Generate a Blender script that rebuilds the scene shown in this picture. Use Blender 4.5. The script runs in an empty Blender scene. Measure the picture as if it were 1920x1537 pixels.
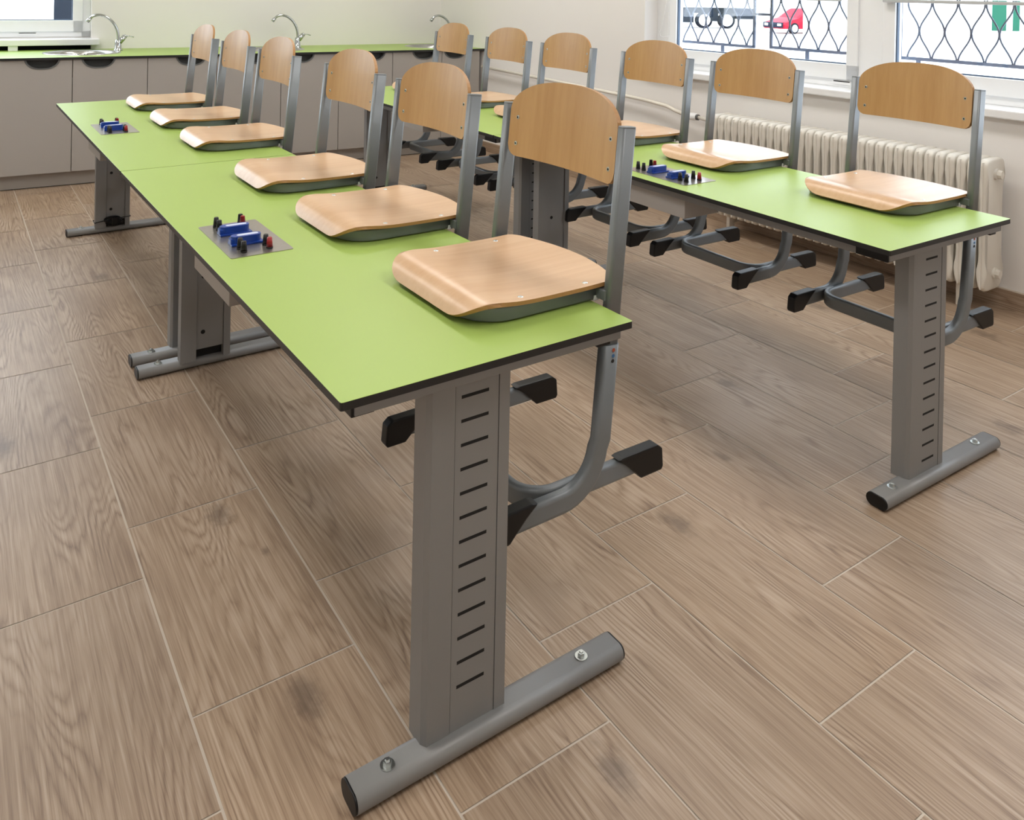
import bpy, bmesh, math, random
from math import sin, cos, pi, sqrt
from mathutils import Vector, Matrix

S = bpy.context.scene
COL = S.collection
random.seed(7)

# ------------------------------------------------------------------ camera
F_PX, CX, CY = 1563.3654, 964.8803, -7.8059
ROLL, PITCH, YAW = 0.0192, 0.0060, 0.6046
CPOS = Vector((-0.4897, -1.1346, 1.2669))
fw = Vector((sin(YAW) * cos(PITCH), cos(YAW) * cos(PITCH), -sin(PITCH)))
rt = Vector((cos(YAW), -sin(YAW), 0))
up = rt.cross(fw)
r2 = rt * cos(ROLL) + up * sin(ROLL)
u2 = up * cos(ROLL) - rt * sin(ROLL)
cam_d = bpy.data.cameras.new('camera')
cam = bpy.data.objects.new('camera', cam_d)
COL.objects.link(cam)
cam.matrix_world = Matrix(((r2.x, u2.x, -fw.x, CPOS.x), (r2.y, u2.y, -fw.y, CPOS.y),
                           (r2.z, u2.z, -fw.z, CPOS.z), (0, 0, 0, 1)))
cam_d.sensor_fit = 'HORIZONTAL'
cam_d.sensor_width = 36
cam_d.lens = F_PX / 1920 * 36
cam_d.shift_x = (960 - CX) / 1920
cam_d.shift_y = (CY - 768.5) / 1920
cam_d.clip_start = 0.05
cam_d.clip_end = 300
S.camera = cam

# ------------------------------------------------------------------ world, lights, exposure
S.view_settings.view_transform = 'Standard'
S.view_settings.look = 'None'
S.view_settings.gamma = 1
S.view_settings.use_curve_mapping = False
S.view_settings.exposure = 0.06
S.cycles.max_bounces = 10
S.cycles.diffuse_bounces = 5
S.cycles.use_adaptive_sampling = True
S.cycles.caustics_reflective = False
S.cycles.caustics_refractive = False
S.cycles.sample_clamp_indirect = 6
SKY = 6.0
LAMP_W = 16.5
world = bpy.data.worlds.new('sky')
S.world = world
world.use_nodes = True
bg = world.node_tree.nodes['Background']
bg.inputs['Color'].default_value = (0.80, 0.90, 1.0, 1)
bg.inputs['Strength'].default_value = SKY


def area(name, loc, rot, sx, sy, watt, color, portal=False):
    d = bpy.data.lights.new(name, 'AREA')
    d.shape = 'RECTANGLE'
    d.size, d.size_y = sx, sy
    d.energy = watt
    d.color = color
    o = bpy.data.objects.new(name, d)
    COL.objects.link(o)
    o.location = loc
    o.rotation_euler = rot
    if portal:
        d.cycles.is_portal = True
    return o


CEIL = 3.0
LAMPS = [(x, y) for x in (-0.75, 1.85) for y in (-0.9, 1.4, 3.7)]
for x, y in LAMPS:
    area('ceiling_panel_light', (x, y, CEIL - 0.075), (0, 0, 0), 0.58, 1.18, LAMP_W, (1.0, 0.975, 0.955))

# ------------------------------------------------------------------ dimensions (metres)
H, W, L, GAP = 0.661, 0.5745, 1.7879, 0.0041          # table height, depth, length
XR, YR, TH = 1.3934, -0.0118, -0.0194                 # window-side row
WX, WM = 3.168, -0.0192                               # window wall: x = WX + WM*y
WROT = -math.atan(WM)
BY, BM = 4.608, -0.077                                # counter front: y = BY + BM*(x-1)
BROT = math.atan(BM)
CH, CD = 0.804, 0.68                                  # counter height and depth


# ------------------------------------------------------------------ helpers
def lin(r, g, b):
    f = lambda c: (c / 255 / 12.92) if c / 255 <= 0.04045 else ((c / 255 + 0.055) / 1.055) ** 2.4
    return (f(r), f(g), f(b), 1)


def newmat(name):
    m = bpy.data.materials.new(name)
    m.use_nodes = True
    return m, m.node_tree, m.node_tree.nodes['Principled BSDF']


def N(nt, t, **kw):
    n = nt.nodes.new(t)
    for k, v in kw.items():
        if k in n.inputs.keys() if hasattr(n.inputs, 'keys') else False:
            n.inputs[k].default_value = v
        else:
            setattr(n, k, v)
    return n


def plain(name, rgb, rough=0.5, metal=0.0, noise=0.0, nscale=30, bump=0.0, coat=0.0, spec=0.5):
    """procedural material: base colour with slight noise variation and optional bump"""
    m, nt, b = newmat(name)
    c = lin(*rgb)
    b.inputs['Roughness'].default_value = rough
    b.inputs['Metallic'].default_value = metal
    b.inputs['Specular IOR Level'].default_value = spec
    b.inputs['Coat Weight'].default_value = coat
    tc = N(nt, 'ShaderNodeTexCoord')
    nz = N(nt, 'ShaderNodeTexNoise')
    nz.inputs['Scale'].default_value = nscale
    nz.inputs['Detail'].default_value = 4
    nt.links.new(tc.outputs['Object'], nz.inputs['Vector'])
    mx = N(nt, 'ShaderNodeMix', data_type='RGBA')
    mx.inputs[6].default_value = tuple(v * (1 - noise) for v in c[:3]) + (1,)
    mx.inputs[7].default_value = tuple(min(1, v * (1 + noise)) for v in c[:3]) + (1,)
    nt.links.new(nz.outputs['Fac'], mx.inputs[0])
    nt.links.new(mx.outputs[2], b.inputs['Base Color'])
    if bump:
        bp = N(nt, 'ShaderNodeBump')
        bp.inputs['Strength'].default_value = bump
        bp.inputs['Distance'].default_value = 0.002
        nt.links.new(nz.outputs['Fac'], bp.inputs['Height'])
        nt.links.new(bp.outputs['Normal'], b.inputs['Normal'])
    return m


def wood(name, light, dark, axis, rough):
    """beech veneer: fine grain lines running along the given local axis"""
    m, nt, b = newmat(name)
    tc = N(nt, 'ShaderNodeTexCoord')
    mp = N(nt, 'ShaderNodeMapping')
    sc = [60, 60, 60]
    sc[axis] = 2.0
    mp.inputs['Scale'].default_value = sc
    oi = N(nt, 'ShaderNodeObjectInfo')
    ad = N(nt, 'ShaderNodeVectorMath', operation='ADD')
    nt.links.new(tc.outputs['Object'], ad.inputs[0])
    nt.links.new(oi.outputs['Random'], ad.inputs[1])
    nt.links.new(ad.outputs[0], mp.inputs['Vector'])
    n1 = N(nt, 'ShaderNodeTexNoise')
    n1.inputs['Scale'].default_value = 1.0
    n1.inputs['Detail'].default_value = 5
    n1.inputs['Roughness'].default_value = 0.65
    nt.links.new(mp.outputs[0], n1.inputs['Vector'])
    mp2 = N(nt, 'ShaderNodeMapping')
    sc2 = [14, 14, 14]
    sc2[axis] = 0.8
    mp2.inputs['Scale'].default_value = sc2
    nt.links.new(ad.outputs[0], mp2.inputs['Vector'])
    n2 = N(nt, 'ShaderNodeTexNoise')
    n2.inputs['Scale'].default_value = 1.0
    n2.inputs['Detail'].default_value = 2
    nt.links.new(mp2.outputs[0], n2.inputs['Vector'])
    mm = N(nt, 'ShaderNodeMath', operation='ADD')
    nt.links.new(n1.outputs['Fac'], mm.inputs[0])
    nt.links.new(n2.outputs['Fac'], mm.inputs[1])
    rp = N(nt, 'ShaderNodeValToRGB')
    rp.color_ramp.elements[0].position = 0.36
    rp.color_ramp.elements[0].color = lin(*dark)
    rp.color_ramp.elements[1].position = 0.64
    rp.color_ramp.elements[1].color = lin(*light)
    hf = N(nt, 'ShaderNodeMath', operation='MULTIPLY')
    hf.inputs[1].default_value = 0.5
    nt.links.new(mm.outputs[0], hf.inputs[0])
    nt.links.new(hf.outputs[0], rp.inputs[0])
    nt.links.new(rp.outputs[0], b.inputs['Base Color'])
    b.inputs['Roughness'].default_value = rough
    return m


M = {}
M['green'] = plain('green_laminate', (157, 183, 93), 0.42, noise=0.02, nscale=6)
M['edge'] = plain('black_core_edge', (26, 26, 27), 0.45, noise=0.1)
M['steel'] = plain('grey_painted_steel', (136, 136, 136), 0.45, metal=0.2, noise=0.02, nscale=250)
M['frame'] = plain('silver_painted_tube', (118, 123, 127), 0.40, metal=0.2, noise=0.02, nscale=250)
M['dark'] = plain('black_plastic', (13, 13, 15), 0.42, noise=0.1, spec=0.35)
M['slot'] = plain('dark_slot', (14, 14, 15), 0.8)
M['zinc'] = plain('zinc_bolt', (205, 210, 210), 0.3, metal=1.0)
M['plate'] = plain('brushed_steel_plate', (176, 172, 168), 0.28, metal=0.85, noise=0.08, nscale=90)
M['blue'] = plain('blue_plastic', (24, 62, 150), 0.3, noise=0.03)
M['red'] = plain('red_plastic', (150, 22, 26), 0.35)
M['orange'] = plain('orange_dot', (170, 80, 50), 0.4)
M['bluedot'] = plain('blue_dot', (60, 110, 160), 0.4)
M['labelwhite'] = plain('pale_label', (205, 215, 240), 0.35)
M['seat'] = wood('beech_seat', (212, 178, 144), (198, 160, 124), 0, 0.31)
M['back'] = wood('beech_backrest', (190, 150, 100), (176, 134, 84), 2, 0.38)
M['ply'] = plain('ply_edge', (168, 124, 76), 0.5, noise=0.12, nscale=200)
M['white'] = plain('white_pvc', (236, 238, 240), 0.35, noise=0.01)
M['wall'] = plain('cream_wall_paint', (233, 231, 229), 0.9, noise=0.01, nscale=3, bump=0.05)
M['ceil'] = plain('white_ceiling_paint', (238, 236, 230), 0.9, noise=0.01)
M['cab'] = plain('greige_cabinet_laminate', (164, 159, 154), 0.5, noise=0.012, nscale=60)
M['plinth'] = plain('greige_plinth', (158, 152, 146), 0.5, noise=0.02)
M['recess'] = plain('grey_handle_rim', (96, 98, 98), 0.5, metal=0.2)
M['recessin'] = plain('dark_handle_recess', (56, 57, 56), 0.6)
M['chrome'] = plain('chrome', (190, 194, 196), 0.14, metal=1.0)
M['sink'] = plain('stainless_sink', (190, 190, 190), 0.25, metal=1.0, noise=0.04)
M['rad'] = plain('cream_radiator_enamel', (222, 218, 209), 0.38, noise=0.02)
M['pipe'] = plain('cream_pipe_paint', (230, 225, 214), 0.4, noise=0.02)
M['iron'] = plain('grey_wrought_iron', (92, 100, 116), 0.6, noise=0.1, spec=0.1)
M['blind'] = plain('blind_slat', (190, 192, 194), 0.4, metal=0.3)
M['gasket'] = plain('grey_gasket', (70, 90, 115), 0.5)
M['ground'] = plain('pale_concrete', (215, 213, 208), 0.9, noise=0.03)
M['carred'] = plain('red_car_paint', (150, 14, 44), 0.5, spec=0.1)
M['tyre'] = plain('tyre_rubber', (22, 30, 40), 0.9, spec=0.0)
M['rim'] = plain('alloy_rim', (205, 210, 216), 0.5, metal=0.0)
M['carglass'] = plain('dark_car_glass', (22, 34, 52), 0.3, spec=0.05)
M['truckwhite'] = plain('white_truck_paint', (230, 232, 235), 0.4)
M['truckgrey'] = plain('truck_chassis', (20, 30, 42), 0.8, spec=0.0)
M['render'] = plain('white_render', (232, 230, 226), 0.9)
M['shutter'] = plain('green_shutter', (30, 92, 74), 0.8, spec=0.0)
M['darkhouse'] = plain('dark_facade', (18, 30, 42), 0.9, spec=0.0)
M['grout'] = plain('pale_grout', (200, 188, 174), 0.9, noise=0.05)

# thin window glass: mostly see-through, a little reflection
m, nt, b = newmat('window_glass')
nt.nodes.remove(b)
out = nt.nodes['Material Output']
tr = N(nt, 'ShaderNodeBsdfTransparent')
gl = N(nt, 'ShaderNodeBsdfGlossy')
gl.inputs['Roughness'].default_value = 0.02
mx = N(nt, 'ShaderNodeMixShader')
mx.inputs[0].default_value = 0.06
nt.links.new(tr.outputs[0], mx.inputs[1])
nt.links.new(gl.outputs[0], mx.inputs[2])
nt.links.new(mx.outputs[0], out.inputs['Surface'])
M['glass'] = m

# lit diffuser of the ceiling lamps
m, nt, b = newmat('lit_diffuser')
b.inputs['Base Color'].default_value = (0.9, 0.9, 0.88, 1)
b.inputs['Emission Color'].default_value = (1.0, 0.94, 0.86, 1)
b.inputs['Emission Strength'].default_value = 3.0
M['diffuser'] = m


def floor_material():
    """wood-look porcelain planks: UV u runs along the plank, v across it, with a random offset per plank"""
    m, nt, b = newmat('wood_look_floor_tile')
    uv = N(nt, 'ShaderNodeUVMap', uv_map='plank')
    lk = nt.links.new

    def noise(scale, detail=4, rough=0.6, vec=None, dist=0.0):
        mp = N(nt, 'ShaderNodeMapping')
        mp.inputs['Scale'].default_value = scale
        lk(vec or uv.outputs[0], mp.inputs['Vector'])
        n = N(nt, 'ShaderNodeTexNoise')
        n.inputs['Scale'].default_value = 1
        n.inputs['Detail'].default_value = detail
        n.inputs['Roughness'].default_value = rough
        n.inputs['Distortion'].default_value = dist
        lk(mp.outputs[0], n.inputs['Vector'])
        return n.outputs['Fac']

    def math_(op, a, c):
        n = N(nt, 'ShaderNodeMath', operation=op)
        for i, v in enumerate((a, c)):
            if isinstance(v, (int, float)):
                n.inputs[i].default_value = v
            elif v is not None:
                lk(v, n.inputs[i])
        return n.outputs[0]

    # grain: ring lines made from a smooth height field, so they close into cathedral arches
    field = noise((0.55, 4.6, 1), 2, 0.45)
    warp = noise((5, 45, 1), 3, 0.6)
    rings = math_('ADD', math_('MULTIPLY', field, 42.0), math_('MULTIPLY', warp, 1.5))
    ringl = math_('POWER', math_('ABSOLUTE', math_('SINE', math_('MULTIPLY', rings, 3.1416), None), None), 0.8)
    streak = noise((1.8, 150, 1), 4, 0.7)
    fine = noise((9, 400, 1), 2, 0.6)
    patch = noise((2.2, 4.0, 1), 3, 0.55)
    amount = noise((3, 9, 1), 2, 0.5)
    g = math_('MULTIPLY', math_('SUBTRACT', ringl, 0.6), math_('MULTIPLY', math_('MAXIMUM', math_('SUBTRACT', amount, 0.40), 0.0), 1.5))
    g = math_('ADD', g, math_('MULTIPLY', math_('SUBTRACT', streak, 0.5), 0.95))
    g = math_('ADD', g, math_('MULTIPLY', math_('SUBTRACT', fine, 0.5), 0.35))
    g = math_('ADD', g, math_('MULTIPLY', math_('SUBTRACT', patch, 0.5), 0.45))
    g = math_('ADD', g, 0.5)
    rp = N(nt, 'ShaderNodeValToRGB')
    e = rp.color_ramp.elements
    e[0].position, e[0].color = 0.12, lin(118, 96, 80)
    e[1].position, e[1].color = 0.86, lin(193, 174, 156)
    x = rp.color_ramp.elements.new(0.40)
    x.color = lin(151, 128, 107)
    x = rp.color_ramp.elements.new(0.58)
    x.color = lin(172, 150, 128)
    lk(g, rp.inputs[0])
    # tint from plank to plank
    tint = N(nt, 'ShaderNodeUVMap', uv_map='tint')
    sp = N(nt, 'ShaderNodeSeparateXYZ')
    lk(tint.outputs[0], sp.inputs[0])
    mt = N(nt, 'ShaderNodeMix', data_type='RGBA', blend_type='MULTIPLY')
    mt.inputs[0].default_value = 1
    tr_ = N(nt, 'ShaderNodeValToRGB')
    tr_.color_ramp.elements[0].color = (0.90, 0.90, 0.91, 1)
    tr_.color_ramp.elements[1].color = (1.0, 0.985, 0.96, 1)
    lk(sp.outputs[0], tr_.inputs[0])
    lk(rp.outputs[0], mt.inputs[6])
    lk(tr_.outputs[0], mt.inputs[7])
    col = mt.outputs[2]
    # dark knots printed on the tiles
    tc = N(nt, 'ShaderNodeTexCoord')
    wob = noise((25, 25, 25), 3, 0.6, tc.outputs['Object'])
    for kx, ky, s in KNOTS:
        s *= .72
        mp = N(nt, 'ShaderNodeMapping')
        mp.inputs['Location'].default_value = (-kx, -ky, 0)
        lk(tc.outputs['Object'], mp.inputs['Vector'])
        m2 = N(nt, 'ShaderNodeMapping')
        m2.inputs['Scale'].default_value = (1 / s, 0.55 / s, 0)
        lk(mp.outputs[0], m2.inputs['Vector'])
        ln = N(nt, 'ShaderNodeVectorMath', operation='LENGTH')
        lk(m2.outputs[0], ln.inputs[0])
        d = math_('ADD', ln.outputs['Value'], math_('MULTIPLY', math_('SUBTRACT', wob, 0.5), 1.6))
        mr = N(nt, 'ShaderNodeMapRange', interpolation_type='SMOOTHSTEP')
        mr.inputs['From Min'].default_value = 0.05
        mr.inputs['From Max'].default_value = 1.1
        mr.inputs['To Min'].default_value = 0.6
        mr.inputs['To Max'].default_value = 0.0
        lk(d, mr.inputs['Value'])
        mk = N(nt, 'ShaderNodeMix', data_type='RGBA')
        mk.inputs[7].default_value = lin(92, 76, 64)
        lk(mr.outputs[0], mk.inputs[0])
        lk(col, mk.inputs[6])
        col = mk.outputs[2]
    lk(col, b.inputs['Base Color'])
    b.inputs['Roughness'].default_value = 0.42
    bp = N(nt, 'ShaderNodeBump')
    bp.inputs['Strength'].default_value = 0.12
    bp.inputs['Distance'].default_value = 0.001
    lk(g, bp.inputs['Height'])
    lk(bp.outputs['Normal'], b.inputs['Normal'])
    return m


class MB:
    """collects shapes and builds them as ONE mesh object"""

    def __init__(self):
        self.bm = bmesh.new()
        self.mats = []

    def mi(self, mat):
        if mat not in self.mats:
            self.mats.append(mat)
        return self.mats.index(mat)

    def faces(self, vs, fs, mat, smooth=False):
        v = [self.bm.verts.new(p) for p in vs]
        k = self.mi(mat)
        for f in fs:
            try:
                fc = self.bm.faces.new([v[i] for i in f])
                fc.material_index = k
                fc.smooth = smooth
            except ValueError:
                pass
        return v

    def box(self, a, c, mat, bev=0.0, xf=None):
        x0, y0, z0 = a
        x1, y1, z1 = c
        if bev <= 0:
            vs = [(x0, y0, z0), (x1, y0, z0), (x1, y1, z0), (x0, y1, z0), (x0, y0, z1), (x1, y0, z1), (x1, y1, z1), (x0, y1, z1)]
            fs = [(0, 3, 2, 1), (4, 5, 6, 7), (0, 1, 5, 4), (1, 2, 6, 5), (2, 3, 7, 6), (3, 0, 4, 7)]
            if xf:
                vs = [xf @ Vector(p) for p in vs]
            self.faces(vs, fs, mat)
            return
        t = bmesh.new()
        bmesh.ops.create_cube(t, size=1)
        for v in t.verts:
            v.co = Vector(((x0 + x1) / 2 + v.co.x * (x1 - x0), (y0 + y1) / 2 + v.co.y * (y1 - y0), (z0 + z1) / 2 + v.co.z * (z1 - z0)))
        bmesh.ops.bevel(t, geom=list(t.edges), offset=bev, segments=2, affect='EDGES', profile=0.6)
        t.verts.index_update()
        self.faces([(xf @ v.co) if xf else v.co.copy() for v in t.verts], [[v.index for v in f.verts] for f in t.faces], mat)
        t.free()

    def sweep(self, pts, prof, nrm, mat, cap=True, smooth=True, scale=None):
        """profile (a along nrm, b across) swept along a polyline lying in the plane with normal nrm"""
        pts = [Vector(p) for p in pts]
        nrm = Vector(nrm).normalized()
        n = len(prof)
        rings = []
        for i, p in enumerate(pts):
            if i == 0:
                t = pts[1] - p
            elif i == len(pts) - 1:
                t = p - pts[i - 1]
            else:
                t = (pts[i + 1] - p).normalized() + (p - pts[i - 1]).normalized()
            t.normalize()
            bb = t.cross(nrm).normalized()
            k = scale[i] if scale else 1.0
            rings.append([p + nrm * a * k + bb * c * k for a, c in prof])
        vs = [q for r in rings for q in r]
        fs = []
        for i in range(len(pts) - 1):
            for j in range(n):
                fs.append((i * n + j, i * n + (j + 1) % n, (i + 1) * n + (j + 1) % n, (i + 1) * n + j))
        v = self.faces(vs, fs, mat, smooth)
        if cap:
            k = self.mi(mat)
            for ring in (list(reversed(v[:n])), v[-n:]):
                f = self.bm.faces.new(ring)
                f.material_index = k
        return v

    def cyl(self, a, c, r0, r1, mat, seg=24, smooth=True, cap=True):
        a, c = Vector(a), Vector(c)
        d = (c - a).normalized()
        nrm = d.orthogonal().normalized()
        prof = [(cos(2 * pi * k / seg), sin(2 * pi * k / seg)) for k in range(seg)]
        self.sweep([a, c], prof, nrm, mat, cap, smooth, [r0, r1])

    def lathe(self, prof, ctr, mat, seg=40, smooth=True):
        vs, fs = [], []
        n = len(prof)
        for k in range(seg):
            a = 2 * pi * k / seg
            for r, z in prof:
                vs.append((ctr[0] + r * cos(a), ctr[1] + r * sin(a), ctr[2] + z))
        for k in range(seg):
            for j in range(n - 1):
                fs.append((k * n + j, ((k + 1) % seg) * n + j, ((k + 1) % seg) * n + j + 1, k * n + j + 1))
        self.faces(vs, fs, mat, smooth)

    def prism(self, poly, z0, z1, mat, xf=None):
        n = len(poly)
        vs = [(x, y, z0) for x, y in poly] + [(x, y, z1) for x, y in poly]
        if xf:
            vs = [xf @ Vector(p) for p in vs]
        fs = [tuple(reversed(range(n))), tuple(range(n, 2 * n))] + [(i, (i + 1) % n, n + (i + 1) % n, n + i) for i in range(n)]
        self.faces(vs, fs, mat)

    def build(self, name, parent=None, weld=True, loc=None):
        if weld:
            bmesh.ops.remove_doubles(self.bm, verts=self.bm.verts, dist=1e-6)
        bmesh.ops.recalc_face_normals(self.bm, faces=self.bm.faces)
        me = bpy.data.meshes.new(name)
        self.bm.to_mesh(me)
        self.bm.free()
        for mname in self.mats:
            me.materials.append(M[mname] if isinstance(mname, str) else mname)
        o = bpy.data.objects.new(name, me)
        COL.objects.link(o)
        if parent:
            o.parent = parent
        if loc:
            o.location = loc
        return o


def oval(w, h, k=6):
    """stadium outline, w along the first axis, h along the second; doubled points keep the flats flat under smooth shading"""
    r = min(w, h) / 2
    p = []
    e = min(0.0006, abs(w - h) * .2)
    for sg in (1, -1):
        c = sg * (max(w, h) / 2 - r)
        a0 = (-pi / 2 if w >= h else 0) + (0 if sg > 0 else pi)
        q = []
        for i in range(k + 1):
            a = a0 + pi * i / k
            q.append((c + r * cos(a), r * sin(a)) if w >= h else (r * cos(a), c + r * sin(a)))
        d = (-sg * e, 0) if w >= h else (0, -sg * e)
        q = [(q[0][0] + d[0], q[0][1] + d[1])] + q + [(q[-1][0] + d[0], q[-1][1] + d[1])]
        p += q
    return p


def flat_tube(w, h, r=0.0055, k=3):
    """flat-sided tube section with rounded corners"""
    p = []
    e = 0.0006
    for sx, sy, a0 in ((1, 1, 0), (-1, 1, pi / 2), (-1, -1, pi), (1, -1, 3 * pi / 2)):
        q = []
        for i in range(k + 1):
            a = a0 + pi / 2 * i / k
            q.append((sx * (w / 2 - r) + r * cos(a), sy * (h / 2 - r) + r * sin(a)))
        t0 = (sin(a0), -cos(a0))
        t1 = (-sin(a0 + pi / 2), cos(a0 + pi / 2))
        p += [(q[0][0] + t0[0] * e, q[0][1] + t0[1] * e)] + q + [(q[-1][0] + t1[0] * e, q[-1][1] + t1[1] * e)]
    return p


def rrect(w, h, r, k=3):
    p = []
    for sx, sy, a0 in ((1, 1, 0), (-1, 1, pi / 2), (-1, -1, pi), (1, -1, 3 * pi / 2)):
        for i in range(k + 1):
            a = a0 + pi / 2 * i / k
            p.append((sx * (w / 2 - r) + r * cos(a), sy * (h / 2 - r) + r * sin(a)))
    return p


def thing(name, label, cat, loc=(0, 0, 0), rz=0, group=None):
    o = bpy.data.objects.new(name, None)
    o.empty_display_size = 0.1
    COL.objects.link(o)
    o.location = loc
    o.rotation_euler = (0, 0, rz)
    return tag(o, label, cat, group)


def tag(o, label, cat, group=None):
    o['label'] = label
    o['category'] = cat
    if group:
        o['group'] = group
    return o


def struct(o, label=None):
    o['kind'] = 'structure'
    if label:
        o['label'] = label
    return o


CHILD = {}


def remember(o):
    for c in bpy.data.objects:
        if c.parent == o:
            CHILD.setdefault(o.name, []).append(c.name)
            remember(c)


def dup(root, loc, rz, label, group):
    r = root.copy()
    COL.objects.link(r)
    r.location = loc
    r.rotation_euler = (0, 0, rz)
    r['label'] = label
    r['group'] = group
    for cn in CHILD.get(root.name, []):
        c0 = bpy.data.objects[cn]
        c = c0.copy()
        COL.objects.link(c)
        c.parent = r
        for gn in CHILD.get(cn, []):
            g = bpy.data.objects[gn].copy()
            COL.objects.link(g)
            g.parent = c
    return r


def row2(a, c):
    return (XR + a * cos(TH) - c * sin(TH), YR + a * sin(TH) + c * cos(TH))


# ------------------------------------------------------------------ floor
PHI = -0.0035
FX0, FW, FL = -0.116, 0.3019, 0.6021
OFFS = {-1: .7569, 0: .3476, 1: -.0526, 2: .1556, 3: -.2585, 4: -.0512, 5: .1621, 6: .3411, 7: .5504, 8: .7526}
XMIN, XMAX, YMIN, YMAX = -2.6, 3.5, -2.9, 5.7
KNOTS = [(.077, .89, .05), (.067, .282, .055), (.437, -.128, .05), (.98, .274, .05), (1.298, .405, .03), (1.641, .684, .05),
         (.104, 2.823, .06), (2.141, .05, .05), (-.327, 1.509, .06), (2.486, .943, .06), (2.787, .425, .06), (.13, .70, .018)]
mb = MB()
bm = mb.bm
uvl = bm.loops.layers.uv.new('plank')
uvt = bm.loops.layers.uv.new('tint')
fm = floor_material()
kf, kg = mb.mi(fm), mb.mi('grout')
g = 0.0022
cph, sph = cos(PHI), sin(PHI)
for s in range(-9, 13):
    off = OFFS.get(s, 0.2 + 0.2 * (s * 37 % 3))
    x0, x1 = FX0 + s * FW + g, FX0 + (s + 1) * FW - g
    n0 = int((YMIN - off) / FL) - 1
    for n in range(n0, n0 + 18):
        y0, y1 = off + n * FL + g, off + (n + 1) * FL - g
        if y1 < YMIN or y0 > YMAX:
            continue
        cs = []
        for x, y in ((x0, y0), (x1, y0), (x1, y1), (x0, y1)):
            X, Y = x * cph - y * sph, x * sph + y * cph
            cs.append((min(max(X, XMIN), XMAX), min(max(Y, YMIN), YMAX), 0))
        if cs[1][0] - cs[0][0] < 0.005 or cs[2][1] - cs[1][1] < 0.005:
            continue
        f = bm.faces.new([bm.verts.new(c) for c in cs])
        f.material_index = kf
        ru, rv, rt_ = random.random() * 20, random.random() * 20, random.random()
        fl = -1 if random.random() < 0.5 else 1
        for lp, (u, v) in zip(f.loops, ((0, 0), (0, FW), (FL, FW), (FL, 0))):
            lp[uvl].uv = (ru + u * fl, rv + v)
            lp[uvt].uv = (rt_, 0)
mb.faces([(XMIN, YMIN, -0.0012), (XMAX, YMIN, -0.0012), (XMAX, YMAX, -0.0012), (XMIN, YMAX, -0.0012),
          (XMIN, YMIN, -0.1), (XMAX, YMIN, -0.1), (XMAX, YMAX, -0.1), (XMIN, YMAX, -0.1)],
         [(0, 1, 2, 3), (4, 7, 6, 5), (0, 4, 5, 1), (1, 5, 6, 2), (2, 6, 7, 3), (3, 7, 4, 0)], 'grout')
fo = mb.build('floor', weld=False)
struct(fo)

# ------------------------------------------------------------------ room shell
# window wall: local frame with x' = out of the room, y' along the wall (world y), origin on the wall at y=0
WMAT = Matrix.Translation((WX, 0, 0)) @ Matrix.Rotation(WROT, 4, 'Z')


def wx(o):
    o.matrix_world = WMAT
    return o


TW = 0.24
W1A, W1B, WZ0, WZ1 = -0.62, 2.66, 0.775, 2.5      # opening of the window on the window wall
mb = MB()
for a, c in (((0, -3.0, -0.1), (TW, W1A, CEIL)), ((0, W1B, -0.1), (TW, 5.75, CEIL)),
             ((0, W1A, -0.1), (TW, W1B, WZ0)), ((0, W1A, WZ1), (TW, W1B, CEIL))):
    mb.box(a, c, 'wall')
struct(wx(mb.build('wall_right')))

# back wall: local frame with x along the wall, y out of the room; origin at x=1 on the counter's back edge
BMAT = Matrix.Translation((1, BY + CD / cos(BROT), 0)) @ Matrix.Rotation(BROT, 4, 'Z')
CMAT = Matrix.Translation((1, BY, 0)) @ Matrix.Rotation(BROT, 4, 'Z')


def bx(o):
    o.matrix_world = BMAT
    return o


B1A, B1B, BZ0, BZ1 = -2.9, -0.61, 0.86, 2.5       # opening of the window on the back wall (local x)
mb = MB()
for a, c in (((-4.0, 0, -0.1), (B1A, TW, CEIL)), ((B1B, 0, -0.1), (2.15, TW, CEIL)),
             ((B1A, 0, -0.1), (B1B, TW, 0.80)),  ((B1A, 0, BZ1), (B1B, TW, CEIL))):
    mb.box(a, c, 'wall')
mb.box((B1A, 0.095, 0.80), (B1B, TW, 0.884), 'wall')
mb.box((B1A, 0.090, 0.80), (B1B, 0.095, 0.836), 'slot')  # dark facing paints in the shade of the gap under the sill
mb.box((B1A, 0.0, 0.80), (B1B, 0.09, 0.8015), 'slot')  # gap floor darkened the same way, shade put into the colour
struct(bx(mb.build('wall_back')))
mb = MB()
mb.box((-2.75, -3.0, -0.1), (-2.6, 5.8, CEIL), 'wall')
struct(mb.build('wall_left'))
mb = MB()
mb.box((-2.75, -3.1, -0.1), (3.6, -2.9, CEIL), 'wall')
struct(mb.build('wall_front'))
mb = MB()
mb.box((-2.8, -3.1, CEIL), (3.7, 5.9, CEIL + 0.1), 'ceil')
struct(mb.build('ceiling'))
mb = MB()
mb.box((-0.012, -2.9, 0), (0, 4.45, 0.072), fm)
mb.box((-0.0125, -2.9, 0.072), (0, 4.45, 0.076), 'grout')
o = mb.build('baseboard_right')
uvm = o.data.uv_layers.new(name='plank')
uvm2 = o.data.uv_layers.new(name='tint')
for lp in o.data.loops:
    v = o.data.vertices[lp.vertex_index].co
    uvm.data[lp.index].uv = (v.y, v.z)
    uvm2.data[lp.index].uv = (0.1, 0)
struct(wx(o))


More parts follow.
